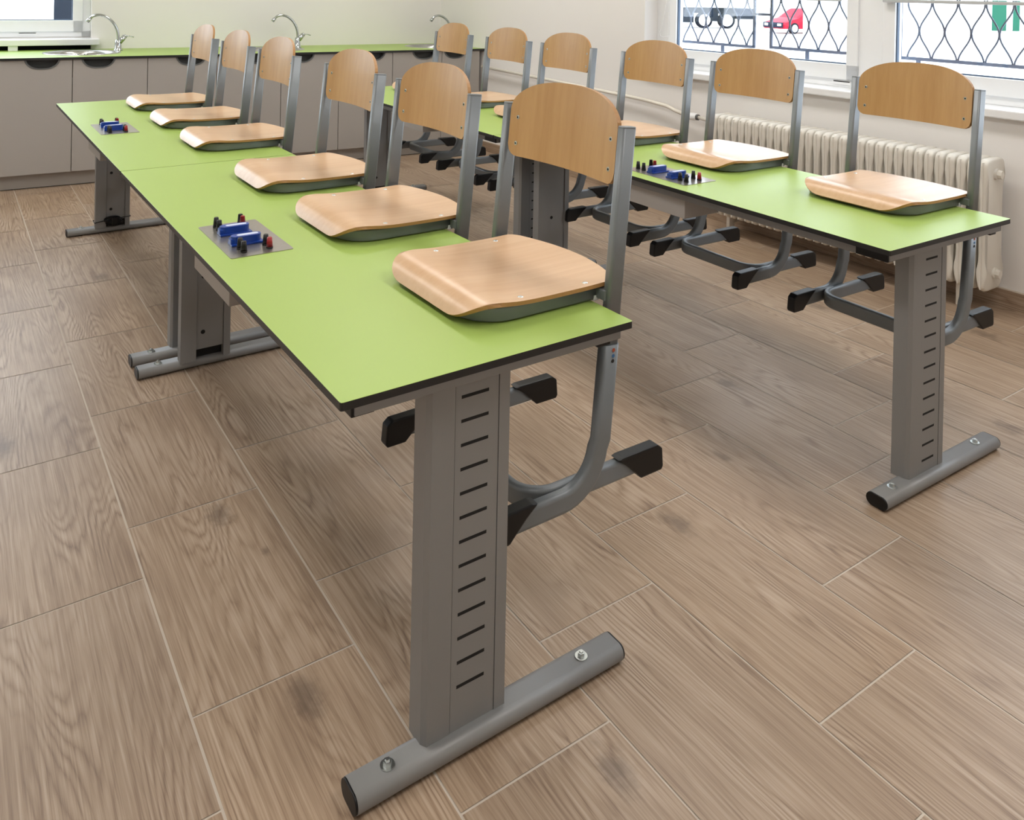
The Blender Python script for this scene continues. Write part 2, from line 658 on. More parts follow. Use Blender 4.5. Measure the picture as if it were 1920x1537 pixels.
def window(name, mat, axis, a, c, z0, z1, depth, splits, sill_over, sill_ext, sill_t, sillz, vent=None):
    """casement window: a..c along the wall, frames between splits, set back by depth; returns parts parented to an Empty
    axis 'y' -> wall runs along local y and room is at -x ; axis 'x' -> wall runs along local x and room is at -y"""
    root = bpy.data.objects.new(name, None)
    COL.objects.link(root)
    root.matrix_world = mat
    struct(root)

    def P(al, o, z):
        return (o, al, z) if axis == 'y' else (al, o, z)

    def bxp(mb, al0, al1, o0, o1, zz0, zz1, mt, bev=0.004):
        p, q = P(al0, o0, zz0), P(al1, o1, zz1)
        mb.box(tuple(map(min, p, q)), tuple(map(max, p, q)), mt, bev)

    fr = MB()
    T = 0.07
    bxp(fr, a, c, depth, depth + T, z0, z0 + 0.045, 'white')
    bxp(fr, a, c, depth, depth + T, z1 - 0.05, z1, 'white')
    for s0, s1 in splits['posts']:
        bxp(fr, s0, s1, depth, depth + T, z0, z1, 'white')
    fr.build('window_frame', root)
    for s0, s1 in splits['sashes']:
        sm = MB()
        w = 0.062
        zz0, zz1 = z0 + 0.038, z1 - 0.04
        d0, d1 = depth - 0.012, depth + 0.05
        bxp(sm, s0, s1, d0, d1, zz0, zz0 + 0.078, 'white')
        bxp(sm, s0, s1, d0, d1, zz1 - w, zz1, 'white')
        bxp(sm, s0, s0 + w, d0, d1, zz0, zz1, 'white')
        bxp(sm, s1 - w, s1, d0, d1, zz0, zz1, 'white')
        so = sm.build('sash', root)
        gk = MB()
        gw = 0.006
        i0, i1, k0, k1 = s0 + w, s1 - w, zz0 + 0.078, zz1 - w
        bxp(gk, i0, i1, d0 + 0.012, d0 + 0.03, k0, k0 + gw, 'gasket', 0)
        bxp(gk, i0, i1, d0 + 0.012, d0 + 0.03, k1 - gw, k1, 'gasket', 0)
        bxp(gk, i0, i0 + gw, d0 + 0.012, d0 + 0.03, k0, k1, 'gasket', 0)
        bxp(gk, i1 - gw, i1, d0 + 0.012, d0 + 0.03, k0, k1, 'gasket', 0)
        gk.build('gasket', so)
        gm = MB()
        bxp(gm, i0, i1, d0 + 0.03, d0 + 0.036, k0, k1, 'glass', 0)
        gm.build('glass_pane', so)
    if vent:
        vm = MB()
        bxp(vm, vent[0], vent[1], depth - 0.004, depth + 0.002, z0 + 0.012, z0 + 0.030, 'white', 0.001)
        bxp(vm, vent[0] + 0.005, vent[1] - 0.005, depth - 0.005, depth + 0.002, z0 + 0.026, z0 + 0.030, 'slot', 0)
        vm.build('drain_cover', root)
    sm = MB()
    bxp(sm, a - sill_ext, c + sill_ext, -sill_over, depth + 0.01, sillz - sill_t, sillz, 'white', 0.006)
    sm.build('window_sill', root)
    return root


w1 = window('window_1', WMAT, 'y', W1A, W1B, 0.815, WZ1, 0.11,
            dict(posts=[(W1A, W1A + 0.06), (1.12, 1.30), (W1B - 0.12, W1B)],
                 sashes=[(W1A + 0.05, 1.152), (1.281, W1B - 0.107)]),
            0.045, 0.0, 0.036, 0.815, vent=(1.32, 1.42))
w2 = window('window_2', BMAT, 'x', B1A, B1B, 0.885, BZ1, 0.09,
            dict(posts=[(B1A, B1A + 0.06), (-1.85, -1.75), (B1B - 0.06, B1B)],
                 sashes=[(B1A + 0.05, -1.84), (-1.76, B1B - 0.05)]),
            0.08, 0.05, 0.042, 0.878, vent=(-1.05, -0.94))
# small blocks that carry the sill board over the counter
mb = MB()
for k in (-2.0, -1.105):
    mb.box((k, -0.07, CH), (k + 0.055, 0.0, 0.836), 'white')
mb.build('sill_block', w2)

# light portals in the window openings (sampling aid for the daylight)
o = area('daylight_portal', (0, 0, 0), (0, 0, 0), W1B - W1A, WZ1 - WZ0, 1, (1, 1, 1), True)
o.matrix_world = WMAT @ Matrix.Translation((TW + 0.02, (W1A + W1B) / 2, (WZ0 + WZ1) / 2)) @ Matrix.Rotation(pi / 2, 4, 'Z') @ Matrix.Rotation(-pi / 2, 4, 'X')
o = area('daylight_portal', (0, 0, 0), (0, 0, 0), B1B - B1A, BZ1 - BZ0, 1, (1, 1, 1), True)
o.matrix_world = BMAT @ Matrix.Translation(((B1A + B1B) / 2, TW + 0.02, (BZ0 + BZ1) / 2)) @ Matrix.Rotation(-pi / 2, 4, 'X')

# ------------------------------------------------------------------ ceiling lamps
for i, (x, y) in enumerate(LAMPS):
    t = thing('ceiling_lamp', 'white rectangular ceiling light panel with a lit diffuser', 'ceiling light', (x, y, CEIL), 0, 'ceiling light panels')
    f = MB()
    for a, c in (((-0.31, -0.61, -0.06), (-0.29, 0.61, 0)), ((0.29, -0.61, -0.06), (0.31, 0.61, 0)),
                 ((-0.31, -0.61, -0.06), (0.31, -0.59, 0)), ((-0.31, 0.59, -0.06), (0.31, 0.61, 0))):
        f.box(a, c, 'white')
    f.build('lamp_frame', t)
    f = MB()
    f.box((-0.29, -0.59, -0.05), (0.29, 0.59, -0.04), 'diffuser')
    f.build('diffuser', t)

# ------------------------------------------------------------------ laboratory tables
TT = 0.013
PX0, PX1, PY0, PY1 = 0.050, 0.193, 0.730, 1.016     # socket plate set into the table top


def make_table(label, slots):
    root = thing('school_table', label, 'table', (0, 0, 0), 0, 'green topped school tables')
    mb = MB()
    poly = [(x + W / 2, y + L / 2) for x, y in rrect(W, L, 0.004, 2)]
    mb.prism(poly, H - TT, H - 0.0004, 'edge')
    n = len(poly)
    inner = [(x + W / 2, y + L / 2) for x, y in rrect(W - 0.0012, L - 0.0012, 0.0036, 2)]
    v = mb.faces([(x, y, H - 0.0004) for x, y in poly] + [(x, y, H) for x, y in inner],
                 [tuple(range(n, 2 * n))] + [(i, (i + 1) % n, n + (i + 1) % n, n + i) for i in range(n)], 'green')
    mb.build('tabletop', root)
    zb = H - TT
    for sd, x0, x1 in ((0, 0.036, 0.064), (1, W - 0.064, W - 0.036)):
        b = MB()
        b.box((x0, 0.05, zb - 0.030), (x1, L - 0.05, zb), 'steel', 0.003)
        so = b.build('side_beam', root)
        for y0, y1 in ((0.022, 0.110), (L - 0.110, L - 0.022)):
            b = MB()
            b.box((x0 - .0095 + .008 * sd, y0, zb - 0.0265 - .004 * sd), (x1 + .0015 + .008 * (1 - sd) * 0, y1, zb), 'dark', 0.002)
            b.build('corner_bracket', so)
    for e in (0, 1):
        fy = (lambda y: y) if e == 0 else (lambda y: L - y)

        def bx3(m, x0, x1, y0, y1, z0, z1, mt, bev=0.0):
            ya, yb = sorted((fy(y0), fy(y1)))
            m.box((x0, ya, z0), (x1, yb, z1), mt, bev)
        b = MB()
        bx3(b, 0.031, W - 0.012, 0.019, 0.060, zb - 0.024, zb, 'steel', 0.002)
        b.build('end_beam', root)
        # column: two folded side profiles, an outer slotted plate and an inner cover plate
        c = MB()
        z0, z1 = 0.030, zb - 0.022
        for poly in ([(.172, .054), (.1785, .044), (.2215, .044), (.2215, .092), (.172, .092)],
                     [(.3095, .044), (.331, .044), (.331, .092), (.3095, .092)]):
            pp = [(x, fy(y)) for x, y in poly]
            if e:
                pp.reverse()
            c.prism(pp, z0, z1, 'steel')
        bx3(c, .2215, .3095, .060, .066, z0, z1, 'slot')  # dark sheet stands in for the shade inside the column's gaps
        co = c.build('column', root)
        p = MB()
        bx3(p, .2225, .3085, .0448, .048, z0, z1, 'steel', 0.0006)
        for k in range(slots):
            z = 0.590 - k * 0.0404
            bx3(p, .234, .288, .0446, .0452, z - 0.0028, z + 0.0028, 'slot')
        p.build('slotted_plate', co)
        p = MB()
        bx3(p, .2225, .3085, .084, .088, 0.066, z1, 'steel', 0.0006)
        for zz in (0.121, 0.305):
            ya = fy(.0882)
            p.cyl((.243, ya - .0004, zz), (.243, ya + .0004, zz), .007, .007, 'slot', 14)
        p.build('cover_plate', co)
        # foot: flat oval tube with end caps, bolts and levelling pads
        f = MB()
        fyc = fy(0.0505)
        f.sweep([(0.050, fyc, 0.0180), (0.588, fyc, 0.0180)], flat_tube(0.058, 0.031, .0145, 6), (0, 1, 0), 'steel')
        fo_ = f.build('foot', root)
        for xa, xb in ((0.046, 0.051), (0.587, 0.5915)):
            k = MB()
            k.sweep([(xa, fyc, 0.0180), (xb, fyc, 0.0180)], flat_tube(0.0565, 0.0295, .014, 6), (0, 1, 0), 'dark')
            k.build('end_cap', fo_)
        for xb in (0.112, 0.508):
            k = MB()
            k.cyl((xb, fyc, 0.0330), (xb, fyc, 0.0352), .0118, .0118, 'zinc', 20)
            k.cyl((xb, fyc, 0.0352), (xb, fyc, 0.0415), .0070, .0066, 'zinc', 6, False)
            k.cyl((xb, fyc, 0.0415), (xb, fyc, 0.0440), .0042, .0032, 'zinc', 10)
            k.build('bolt', fo_)
            k = MB()
            k.cyl((xb, fyc, 0.0), (xb, fyc, 0.0040), .014, .014, 'dark', 18)
            k.build('levelling_pad', fo_)
    b = MB()
    b.box((0.046, 0.725, H - 0.103), (0.200, 1.03, zb), 'cab', 0.002)
    b.build('service_box', root)
    # socket plate with terminals and two blue connectors
    p = MB()
    poly = [(x + (PX0 + PX1) / 2, y + (PY0 + PY1) / 2) for x, y in rrect(PX1 - PX0, PY1 - PY0, 0.006, 4)]
    p.prism(poly, H - 0.0002, H + 0.0016, 'plate')
    po = p.build('socket_plate', root)
    z = H + 0.0016
    for x, y, mt in ((.087, .990, 'dark'), (.087, .962, 'dark'), (.147, .991, 'dark'), (.147, .972, 'red'),
                     (.087, .789, 'dark'), (.087, .761, 'dark'), (.146, .788, 'dark'), (.146, .761, 'red')):
        k = MB()
        k.cyl((x, y, z), (x, y, z + .004), .0078, .0078, 'dark', 18)
        k.cyl((x, y, z + .004), (x, y, z + .0245), .0074, .0056, mt, 18)
        k.cyl((x, y, z + .0245), (x, y, z + .0255), .0056, .0048, mt, 18)
        ko = k.build('terminal', po)
        if mt == 'red':
            ko['label'] = 'red terminal knob'
        k = MB()
    for yc in (.918, .826):
        k = MB()
        k.box((.074, yc - .017, z), (.150, yc + .017, z + .005), 'blue', .0015)
        xf = Matrix.Translation((.111, yc, z))
        k.prism([(x, y) for x, y in oval(.070, .026, 8)], .004, .021, 'blue', xf)
        k.box((.0735, yc - .011, z + .003), (.088, yc + .011, z + .017), 'blue', .003)
        k.prism([(x + .004, y) for x, y in oval(.050, .013, 8)], .0205, .0216, 'labelwhite', xf)
        k.build('blue_connector', po)
    return root


TG = 'green topped school tables'
tA = make_table('lime green topped school table nearest the camera, in the left row', 13)
remember(tA)
tB = dup(tA, (0, L + GAP, 0), 0, 'lime green topped school table behind the nearest one, by the grey cabinets', TG)
tC = make_table('lime green topped school table by the radiator, near end with slotted column', 14)
x, y = row2(0, 0)
tC.location = (x, y, 0)
tC.rotation_euler = (0, 0, TH)
x, y = row2(0, L + GAP)
tD = dup(tA, (x, y, 0), TH, 'far lime green school table of the window row, mostly hidden behind chairs', TG)

# ------------------------------------------------------------------ chairs (hung on the tables by their seats)
ZB = H - 0.3825          # height of the hanging chair's lowest point; chair-local z = 0 there, the seat rests at z = 0.3825
ZS = 0.3825
PT = 0.2015             # half distance between the side posts


def post_s(z):          # lean of the posts, z measured from the table top
    return 0.0275 + 0.09 * z


def grid(mb, nu, nv, fn, th, mat, edgemat):
    """double-sided curved sheet: fn(i, j) -> point, thickness th downwards along the surface normal"""
    P_ = [[Vector(fn(i / nu, j / nv)) for j in range(nv + 1)] for i in range(nu + 1)]

    def nrm(i, j):
        a = P_[min(i + 1, nu)][j] - P_[max(i - 1, 0)][j]
        b_ = P_[i][min(j + 1, nv)] - P_[i][max(j - 1, 0)]
        n = a.cross(b_)
        return n.normalized() if n.length > 1e-9 else Vector((0, 0, 1))
    Q = [[P_[i][j] - nrm(i, j) * th for j in range(nv + 1)] for i in range(nu + 1)]
    w = nv + 1
    vs = [p for r in P_ for p in r] + [q for r in Q for q in r]
    o = (nu + 1) * w
    fs = []
    for i in range(nu):
        for j in range(nv):
            fs.append((i * w + j, (i + 1) * w + j, (i + 1) * w + j + 1, i * w + j + 1))
            fs.append((o + i * w + j, o + i * w + j + 1, o + (i + 1) * w + j + 1, o + (i + 1) * w + j))
    mb.faces(vs, fs, mat, True)
    rim = [(i, 0) for i in range(nu + 1)] + [(nu, j) for j in range(1, nv + 1)] + [(i, nv) for i in range(nu - 1, -1, -1)] + [(0, j) for j in range(nv - 1, 0, -1)]
    n = len(rim)
    vs = [P_[i][j] for i, j in rim] + [Q[i][j] for i, j in rim]
    mb.faces(vs, [(k, (k + 1) % n, n + (k + 1) % n, n + k) for k in range(n)], edgemat, False)


# seat side profile (s, z above the table) from the rear edge to the front lip
SEATP = [(0.085, .0372), (0.03, .0352), (-.03, .0338), (-.09, .0338), (-.15, .0345), (-.19, .0365), (-.22, .0395), (-.240, .0408),
         (-.256, .0396), (-.269, .0352), (-.279, .0285), (-.286, .0205), (-.2905, .0125)]


def smooth_path(pts, n):
    """resample a polyline as a Catmull-Rom curve by arc length"""
    out = []
    p = [Vector((a, b_, 0)) for a, b_ in pts]
    p = [p[0] * 2 - p[1]] + p + [p[-1] * 2 - p[-2]]
    for i in range(1, len(p) - 2):
        for k in range(12):
            t = k / 12
            out.append(0.5 * ((2 * p[i]) + (p[i + 1] - p[i - 1]) * t + (2 * p[i - 1] - 5 * p[i] + 4 * p[i + 1] - p[i + 2]) * t * t
                              + (-p[i - 1] + 3 * p[i] - 3 * p[i + 1] + p[i + 2]) * t ** 3))
    out.append(p[-2])
    d = [0]
    for a, b_ in zip(out, out[1:]):
        d.append(d[-1] + (b_ - a).length)
    return out, d


SPATH, SLEN = smooth_path(SEATP, 40)


def along(u):
    t = min(max(u, 0), SLEN[-1])
    for i in range(len(SLEN) - 1):
        if SLEN[i + 1] >= t:
            k = (t - SLEN[i]) / max(1e-9, SLEN[i + 1] - SLEN[i])
            return SPATH[i].lerp(SPATH[i + 1], k)
    return SPATH[-1]


def corner(b_, b0):
    a = (abs(b_) - b0) / (1 - b0)
    return 0 if a <= 0 else 1 - sqrt(max(0, 1 - a * a))


def seat_fn(u, v):
    b_ = 2 * v - 1
    b_ = math.copysign(1 - (1 - abs(b_)) ** 1.5, b_)       # denser columns near the sides
    hw = 0.181
    rear = 0.046 * abs(b_) ** 2 + 0.016 * corner(b_, 0.88)
    front = SLEN[-1] - 0.066 * corner(b_, 0.54)
    uu = u ** 0.9
    q = along(rear + (front - rear) * uu)
    dish = -0.0055 * (1 - b_ * b_) * max(0, min(1, (q.x + 0.22) / 0.12))
    # sides draw in slightly at the front roll
    tt = b_ * (hw - 0.008 * max(0, (-0.22 - q.x) / 0.07))
    return (q.x + .006, tt - .008, q.y + dish + ZS - .004)


def back_fn(u, v):
    b_ = 2 * v - 1
    b_ = math.copysign(1 - (1 - abs(b_)) ** 1.5, b_)
    hw = 0.1885
    zt = 0.333 + 0.070 * max(0, 1 - abs(b_) ** 2.5) ** 0.55
    z0 = 0.222 + 0.026 * corner(b_, 0.86)
    z = z0 + (zt - z0) * u
    zz = z
    bow = 0.022 * (1 - b_ * b_)
    # top edge eases back a little
    return (post_s(zz) - 0.002 + bow + 0.02 * max(0, zz - 0.33) , b_ * hw, zz + ZS)


def make_chair(label):
    root = thing('school_chair', label, 'chair', (0, 0, 0), 0, 'chairs hung on the tables')
    mb = MB()
    grid(mb, 30, 26, seat_fn, 0.0075, 'seat', 'ply')
    so = mb.build('seat', root, weld=False)
    for s, t in ((-.175, .160), (-.175, -.160), (-.020, .160), (-.020, -.160)):
        k = MB()
        z = 0.0338 + ZS
        q = min((abs(p.x - s), p.y) for p in SPATH)[1]
        z = q + ZS - 0.0055 * (1 - (t / .183) ** 2) * max(0, min(1, (s + 0.22) / 0.12))
        k.lathe([(0, .0016), (.003, .0016), (.0055, .0004), (.0058, -.001)], (s + .006, t - .008, z + .0034), 'zinc', 14)
        k.build('rivet', so)
    mb = MB()
    grid(mb, 16, 26, back_fn, -0.009, 'back', 'ply')
    bo = mb.build('backrest', root, weld=False)
    for t in (.163, -.163):
        for z in (.252, .312):
            k = MB()
            s = post_s(z) - 0.011 + 0.022 * (1 - (t / .1885) ** 2)
            k.cyl((s + .001, t, z + ZS), (s - .0012, t, z + ZS), .0052, .0046, 'zinc', 14)
            k.cyl((s - .0010, t, z + ZS), (s - .0016, t, z + ZS), .0026, .0022, 'slot', 8)
            k.build('screw', bo)
    # U-shaped seat support of flat tube
    pts = []
    tt, r = 0.168, 0.075
    fx = -0.262
    pts.append((post_s(0) - .014, -tt, ZS + .0157))
    for i in range(9):
        a = pi / 2 * i / 8
        pts.append((fx + r - r * sin(a), -tt + r - r * cos(a), ZS + .0157))
    for i in range(9):
        a = pi / 2 * (1 - i / 8)
        pts.append((fx + r - r * sin(a), tt - r + r * cos(a), ZS + .0157))
    pts.append((post_s(0) - .014, tt, ZS + .0157))
    mb = MB()
    mb.sweep(pts, rrect(0.0285, 0.017, 0.005, 3), (0, 0, 1), 'frame')
    mb.build('seat_frame', root)
    for sg in (-1, 1):
        t = sg * PT
        mb = MB()
        mb.sweep([(post_s(-.12), t, ZS - .12), (post_s(.339), t, ZS + .339)], flat_tube(0.020, 0.0355), (0, 1, 0), 'frame')
        # weld tab to the seat support
        mb.box((post_s(0) - .020, min(t, t - sg * .030), ZS + .006), (post_s(0) + .004, max(t, t - sg * .030), ZS + .026), 'frame', .002)
        po = mb.build('side_post', root)
        k = MB()
        k.sweep([(post_s(.338), t, ZS + .338), (post_s(.3425), t, ZS + .3425)], flat_tube(0.0195, 0.035), (0, 1, 0), 'frame')
        k.build('post_cap', po)
        k = MB()
        k.box((post_s(0) - .026, t - sg * .030 - .006, ZS + .0), (post_s(0) - .012, t - sg * .030 + .006, ZS + .011), 'white', .002)
        k.build('rubber_buffer', po)
        # lower leg: comes down, curves forward and runs out as the front half of the skid
        pts = [(post_s(-.078), t, ZS - .078), (post_s(-.26), t, ZS - .26)]
        R = 0.088
        zc, zf = -0.26, -0.352
        s0 = post_s(-.26)
        for i in range(1, 11):
            a = pi / 2 * i / 10
            pts.append((s0 - .006 - R * (1 - cos(a)) , t, ZS + zc - (zc - zf) * sin(a)))
        pts.append((-.235, t, ZS + zf))
        mb = MB()
        mb.sweep(pts, flat_tube(0.0235, 0.0425, .009, 4), (0, 1, 0), 'frame')
        lo = mb.build('leg', root)
        k = MB()
        for z, mt in ((-.088, 'orange'), (-.099, 'bluedot'), (-.109, 'slot')):
            s = post_s(z) + .004
            k.cyl((s, t + .0112 * sg, ZS + z), (s, t + .0123 * sg, ZS + z), .0038, .0036, mt, 12)
        k.build('size_mark', lo)
        foot_cap(lo, t, -1, -.152, -.262, ZS + zf)
    # cross tube: rear halves of the skid joined by a U-bend at the front
    mb = MB()
    tb, r = 0.1795, 0.062
    zf = ZS - 0.350
    fx = -0.150
    pts = [(.170, -tb, zf)]
    for i in range(9):
        a = pi / 2 * i / 8
        pts.append((fx + r - r * sin(a), -tb + r - r * cos(a), zf))
    for i in range(9):
        a = pi / 2 * (1 - i / 8)
        pts.append((fx + r - r * sin(a), tb - r + r * cos(a), zf))
    pts.append((.170, tb, zf))
    mb.sweep(pts, flat_tube(0.0415, 0.021, .0085, 4), (0, 0, 1), 'frame')
    co = mb.build('cross_tube', root)
    for sg in (-1, 1):
        foot_cap(co, sg * tb, 1, .062, .186, zf)
    return root


def foot_cap(parent, t, d, s0, s1, zc):
    """slanted black plastic shoe over the tube end; d = +1 rear, -1 front; longer on top, foot pad below"""
    mb = MB()
    hw = 0.0135
    a0, a1 = s0, s1
    zt, zb_ = zc + .0245, zc - .0305
    side = [(a0, zt - .001), (a0 + d * .012, zt + .001), (a1 - d * .016, zt), (a1 - d * .003, zt - .010), (a1, zb_ + .007), (a1 - d * .004, zb_),
            (a0 + d * .062, zb_), (a0 + d * .050, zb_ + .012), (a0 + d * .026, zc + .004)]
    n = len(side)
    vs = []
    for w in (-1, 1):
        for s, z in side:
            vs.append((s, t + w * hw, z))
    fs = [tuple(range(n)), tuple(reversed(range(n, 2 * n)))] + [(i, (i + 1) % n, n + (i + 1) % n, n + i) for i in range(n)]
    mb.faces(vs, fs, 'dark')
    bmesh.ops.recalc_face_normals(mb.bm, faces=mb.bm.faces)
    bmesh.ops.bevel(mb.bm, geom=list(mb.bm.edges), offset=.0035, segments=2, affect='EDGES', profile=.6, clamp_overlap=True)
    o = mb.build('foot_cap', parent)
    return o


YA = [.2915, .8608, 1.4104, 2.1373, 2.6947, 3.2665]
YB = [.3234, .9541, 1.4923, 2.1198, 2.6569, 3.2639]
LA = ['wooden school chair nearest the camera, hung on the front corner of the nearest green table',
      'second wooden chair of the left row, hung behind the nearest one, by the socket plate',
      'third wooden chair of the left row, hung just before the seam between the two tables',
      'wooden chair of the left row hung just past the table seam, fourth from the camera',
      'fifth wooden chair of the left row, second from the far end of the left tables',
      'farthest wooden chair of the left row, hung at the cabinet end of the left tables']
LB = ['wooden chair by the radiator, hung at the right end of the window row',
      'second wooden chair of the window row, before the radiator and beside the socket plate',
      'wooden chair of the window row third from the right end, left of the radiator',
      'wooden chair of the window row, before the plain cream wall, third from its far end',
      'wooden chair of the window row second from the far end, just right of the cabinets',
      'farthest wooden chair of the window row, hung right before the cabinets and third tap']
CG = 'chairs hung on the tables'
proto = make_chair(LA[0])
remember(proto)
proto.location = (W, YA[0], ZB)
for y, lb in list(zip(YA, LA))[1:]:
    dup(proto, (W, y, ZB), 0, lb, CG)
for y, lb in zip(YB, LB):
    a, c = row2(W, y)
    dup(proto, (a, c, ZB), TH, lb, CG)

# black cord tied round the far column of the left row
t = thing('cord_bundle', 'black tied-up cord round the table column nearest the cabinets', 'cord', (.251, 2 * L + GAP - .068, 0.043))
mb = MB()
yo = .0275
loop = [(-.083, -yo, .018), (-.03, -yo - .001, .026), (.03, -yo - .001, .030), (.0835, -yo, .033), (.0835, yo, .033), (-.083, yo, .018), (-.083, -yo, .018)]
mb.sweep(loop, [(0.002 * cos(k * pi / 4), 0.002 * sin(k * pi / 4)) for k in range(8)], (0.05, 0.0, 1), 'dark', cap=False)
mb.build('tie_loop', t)
mb = MB()
for i in range(5):
    zz = .006 + .007 * i
    q = [(.012 + (.036 + .004 * (i % 2)) * cos(a * pi / 8) - .004 * i, -yo - .009 - .004 * sin(a * pi / 8 + i), zz + .010 * sin(a * pi / 8)) for a in range(16)]
    q.append(q[0])
    mb.sweep(q, [(0.003 * cos(k * pi / 3), 0.003 * sin(k * pi / 3)) for k in range(6)], (0, 1, 0.1), 'dark', cap=False)
mb.box((-.006, -yo - .018, .0), (.020, -yo - .002, .040), 'dark', .004)
mb.build('coil', t)

# ------------------------------------------------------------------ counter along the back wall
def ct(o, x=0, y=0, z=0):
    o.matrix_world = CMAT @ Matrix.Translation((x, y, z))
    return o


def lx(x):              # world x on the counter front -> local x
    return (x - 1) / cos(BROT)


SEAMS = [-2.40, -1.96, -1.53, -1.09, -.66, -.23, .20, .628, 1.055, 1.485, 1.90, 2.312, 2.717, 3.045]
UNITS = [(2, 3, 'L'), (3, 5, 'P'), (5, 7, 'P'), (7, 8, 'R'), (8, 10, 'P'), (10, 11, 'R'), (11, 13, 'P')]
ULAB = {2: 'grey single-door base cabinet left of the window, out at the room corner',
        3: 'grey two-door base cabinet below the window, left of the picture',
        5: 'grey two-door base cabinet under the leftmost sink and tap',
        7: 'grey one-door base cabinet just right of the one under the leftmost sink',
        8: 'grey two-door base cabinet under the middle sink and tap',
        10: 'grey one-door base cabinet between the middle and the right sinks',
        11: 'grey two-door base cabinet under the right sink, next to the cream corner'}
KICK, PL = 0.092, 0.050
for i0, i1, side in UNITS:
    a, c = lx(SEAMS[i0]), lx(SEAMS[i1])
    wd = c - a
    t = thing('base_cabinet', ULAB[i0], 'cabinet', group='grey base cabinets')
    ct(t, a, 0, 0)
    mb = MB()
    zt = CH - 0.020
    CB = CD if i1 < 13 else .34
    mb.box((.001, .024, KICK), (.018, CB - .01, zt), 'cab')
    mb.box((wd - .018, .024, KICK), (wd - .001, CB - .01, zt), 'cab')
    mb.box((.018, CB - .022, KICK), (wd - .018, CB - .01, zt), 'cab')
    mb.box((.001, .024, KICK), (wd - .001, CB - .01, KICK + .018), 'cab')
    mb.build('cabinet_body', t)
    mb = MB()
    mb.box((0, PL, 0.004), (wd, PL + .016, KICK), 'plinth')
    mb.box((0, PL + .002, 0), (wd, PL + .014, 0.004), 'slot')
    mb.build('plinth', t)
    n = i1 - i0
    for k in range(n):
        d0, d1 = lx(SEAMS[i0 + k]) - a + .002, lx(SEAMS[i0 + k + 1]) - a - .002
        hand = (side if side != 'P' else ('R' if k == 0 else 'L'))
        hc = (d0 + d1) / 2 + (.052 if hand == 'R' else -.070)
        hc = min(max(hc, d0 + .11), d1 - .11)
        z0, z1 = KICK + .002, CH - .016
        hw, hd = .096, .058
        # door outline with a rounded notch cut into its top edge
        notch = [(hc + hw * x, z1 - hd * max(0, 1 - abs(x) ** 2.6) ** .62) for x in [cos(pi * i / 24) for i in range(25)]]
        poly = [(d0, z0), (d1, z0), (d1, z1)] + notch + [(d0, z1)]
        mb = MB()
        xf = Matrix(((1, 0, 0, 0), (0, 0, -1, .020), (0, 1, 0, 0), (0, 0, 0, 1)))
        mb.prism(poly, 0, .019, 'cab', xf)
        do = mb.build('door', t)
        mb = MB()
        nn = len(notch)
        inner = [(hc + (x - hc) * .89, z1 - (z1 - z) * .86) for x, z in notch]
        yf, yb_ = -.0015, .034
        vs = [(x, yf, z) for x, z in notch] + [(x, yf, z) for x, z in inner] + [(x, yb_, z) for x, z in inner]
        fs = [(i, i + 1, nn + i + 1, nn + i) for i in range(nn - 1)] + [(nn + i, nn + i + 1, 2 * nn + i + 1, 2 * nn + i) for i in range(nn - 1)]
        mb.faces(vs, fs, 'recess')
        mb.faces(vs[2 * nn:], [tuple(range(nn))], 'recessin')
        mb.build('handle_recess', do)

# worktop with round cut-outs for the sinks
SINKS = [(.27, .345), (1.505, .345), (2.80, .345)]
SR = 0.205
mb = MB()
bm = mb.bm
x0, x1 = lx(-2.55), lx(3.0)
def wall_end(y):        # local x where the window wall is met at local depth y
    p, q = CMAT @ Vector((0, y, 0)), CMAT.to_3x3() @ Vector((1, 0, 0))
    return (WX + WM * p.y - p.x) / (q.x - WM * q.y)


outer = [(x0, -.012), (wall_end(-.012) - .001, -.012), (wall_end(CD) - .001, CD), (x0, CD)]
top = []
ev = [bm.verts.new((x, y, CH)) for x, y in outer]
edges = [bm.edges.new((ev[i], ev[(i + 1) % 4])) for i in range(4)]
holes = []
for sx, sy in SINKS:
    hv = [bm.verts.new((lx(sx) + SR * cos(2 * pi * k / 40), sy + SR * sin(2 * pi * k / 40), CH)) for k in range(40)]
    edges += [bm.edges.new((hv[k], hv[(k + 1) % 40])) for k in range(40)]
    holes.append(hv)
bmesh.ops.triangle_fill(bm, use_beauty=True, use_dissolve=False, edges=edges)
ki, ke = mb.mi('green'), mb.mi('edge')
for f in bm.faces:
    f.material_index = ki
ex = bmesh.ops.extrude_face_region(bm, geom=list(bm.faces))
for v in [q for q in ex['geom'] if isinstance(q, bmesh.types.BMVert)]:
    v.co.z -= .015
for f in bm.faces:
    f.normal_update()
    if abs(f.normal.z) < .5 or f.calc_center_median().z < CH - .004:
        f.material_index = ke
o = ct(mb.build('worktop', weld=False))
tag(o, 'long lime green worktop with black edge along the back wall', 'worktop')

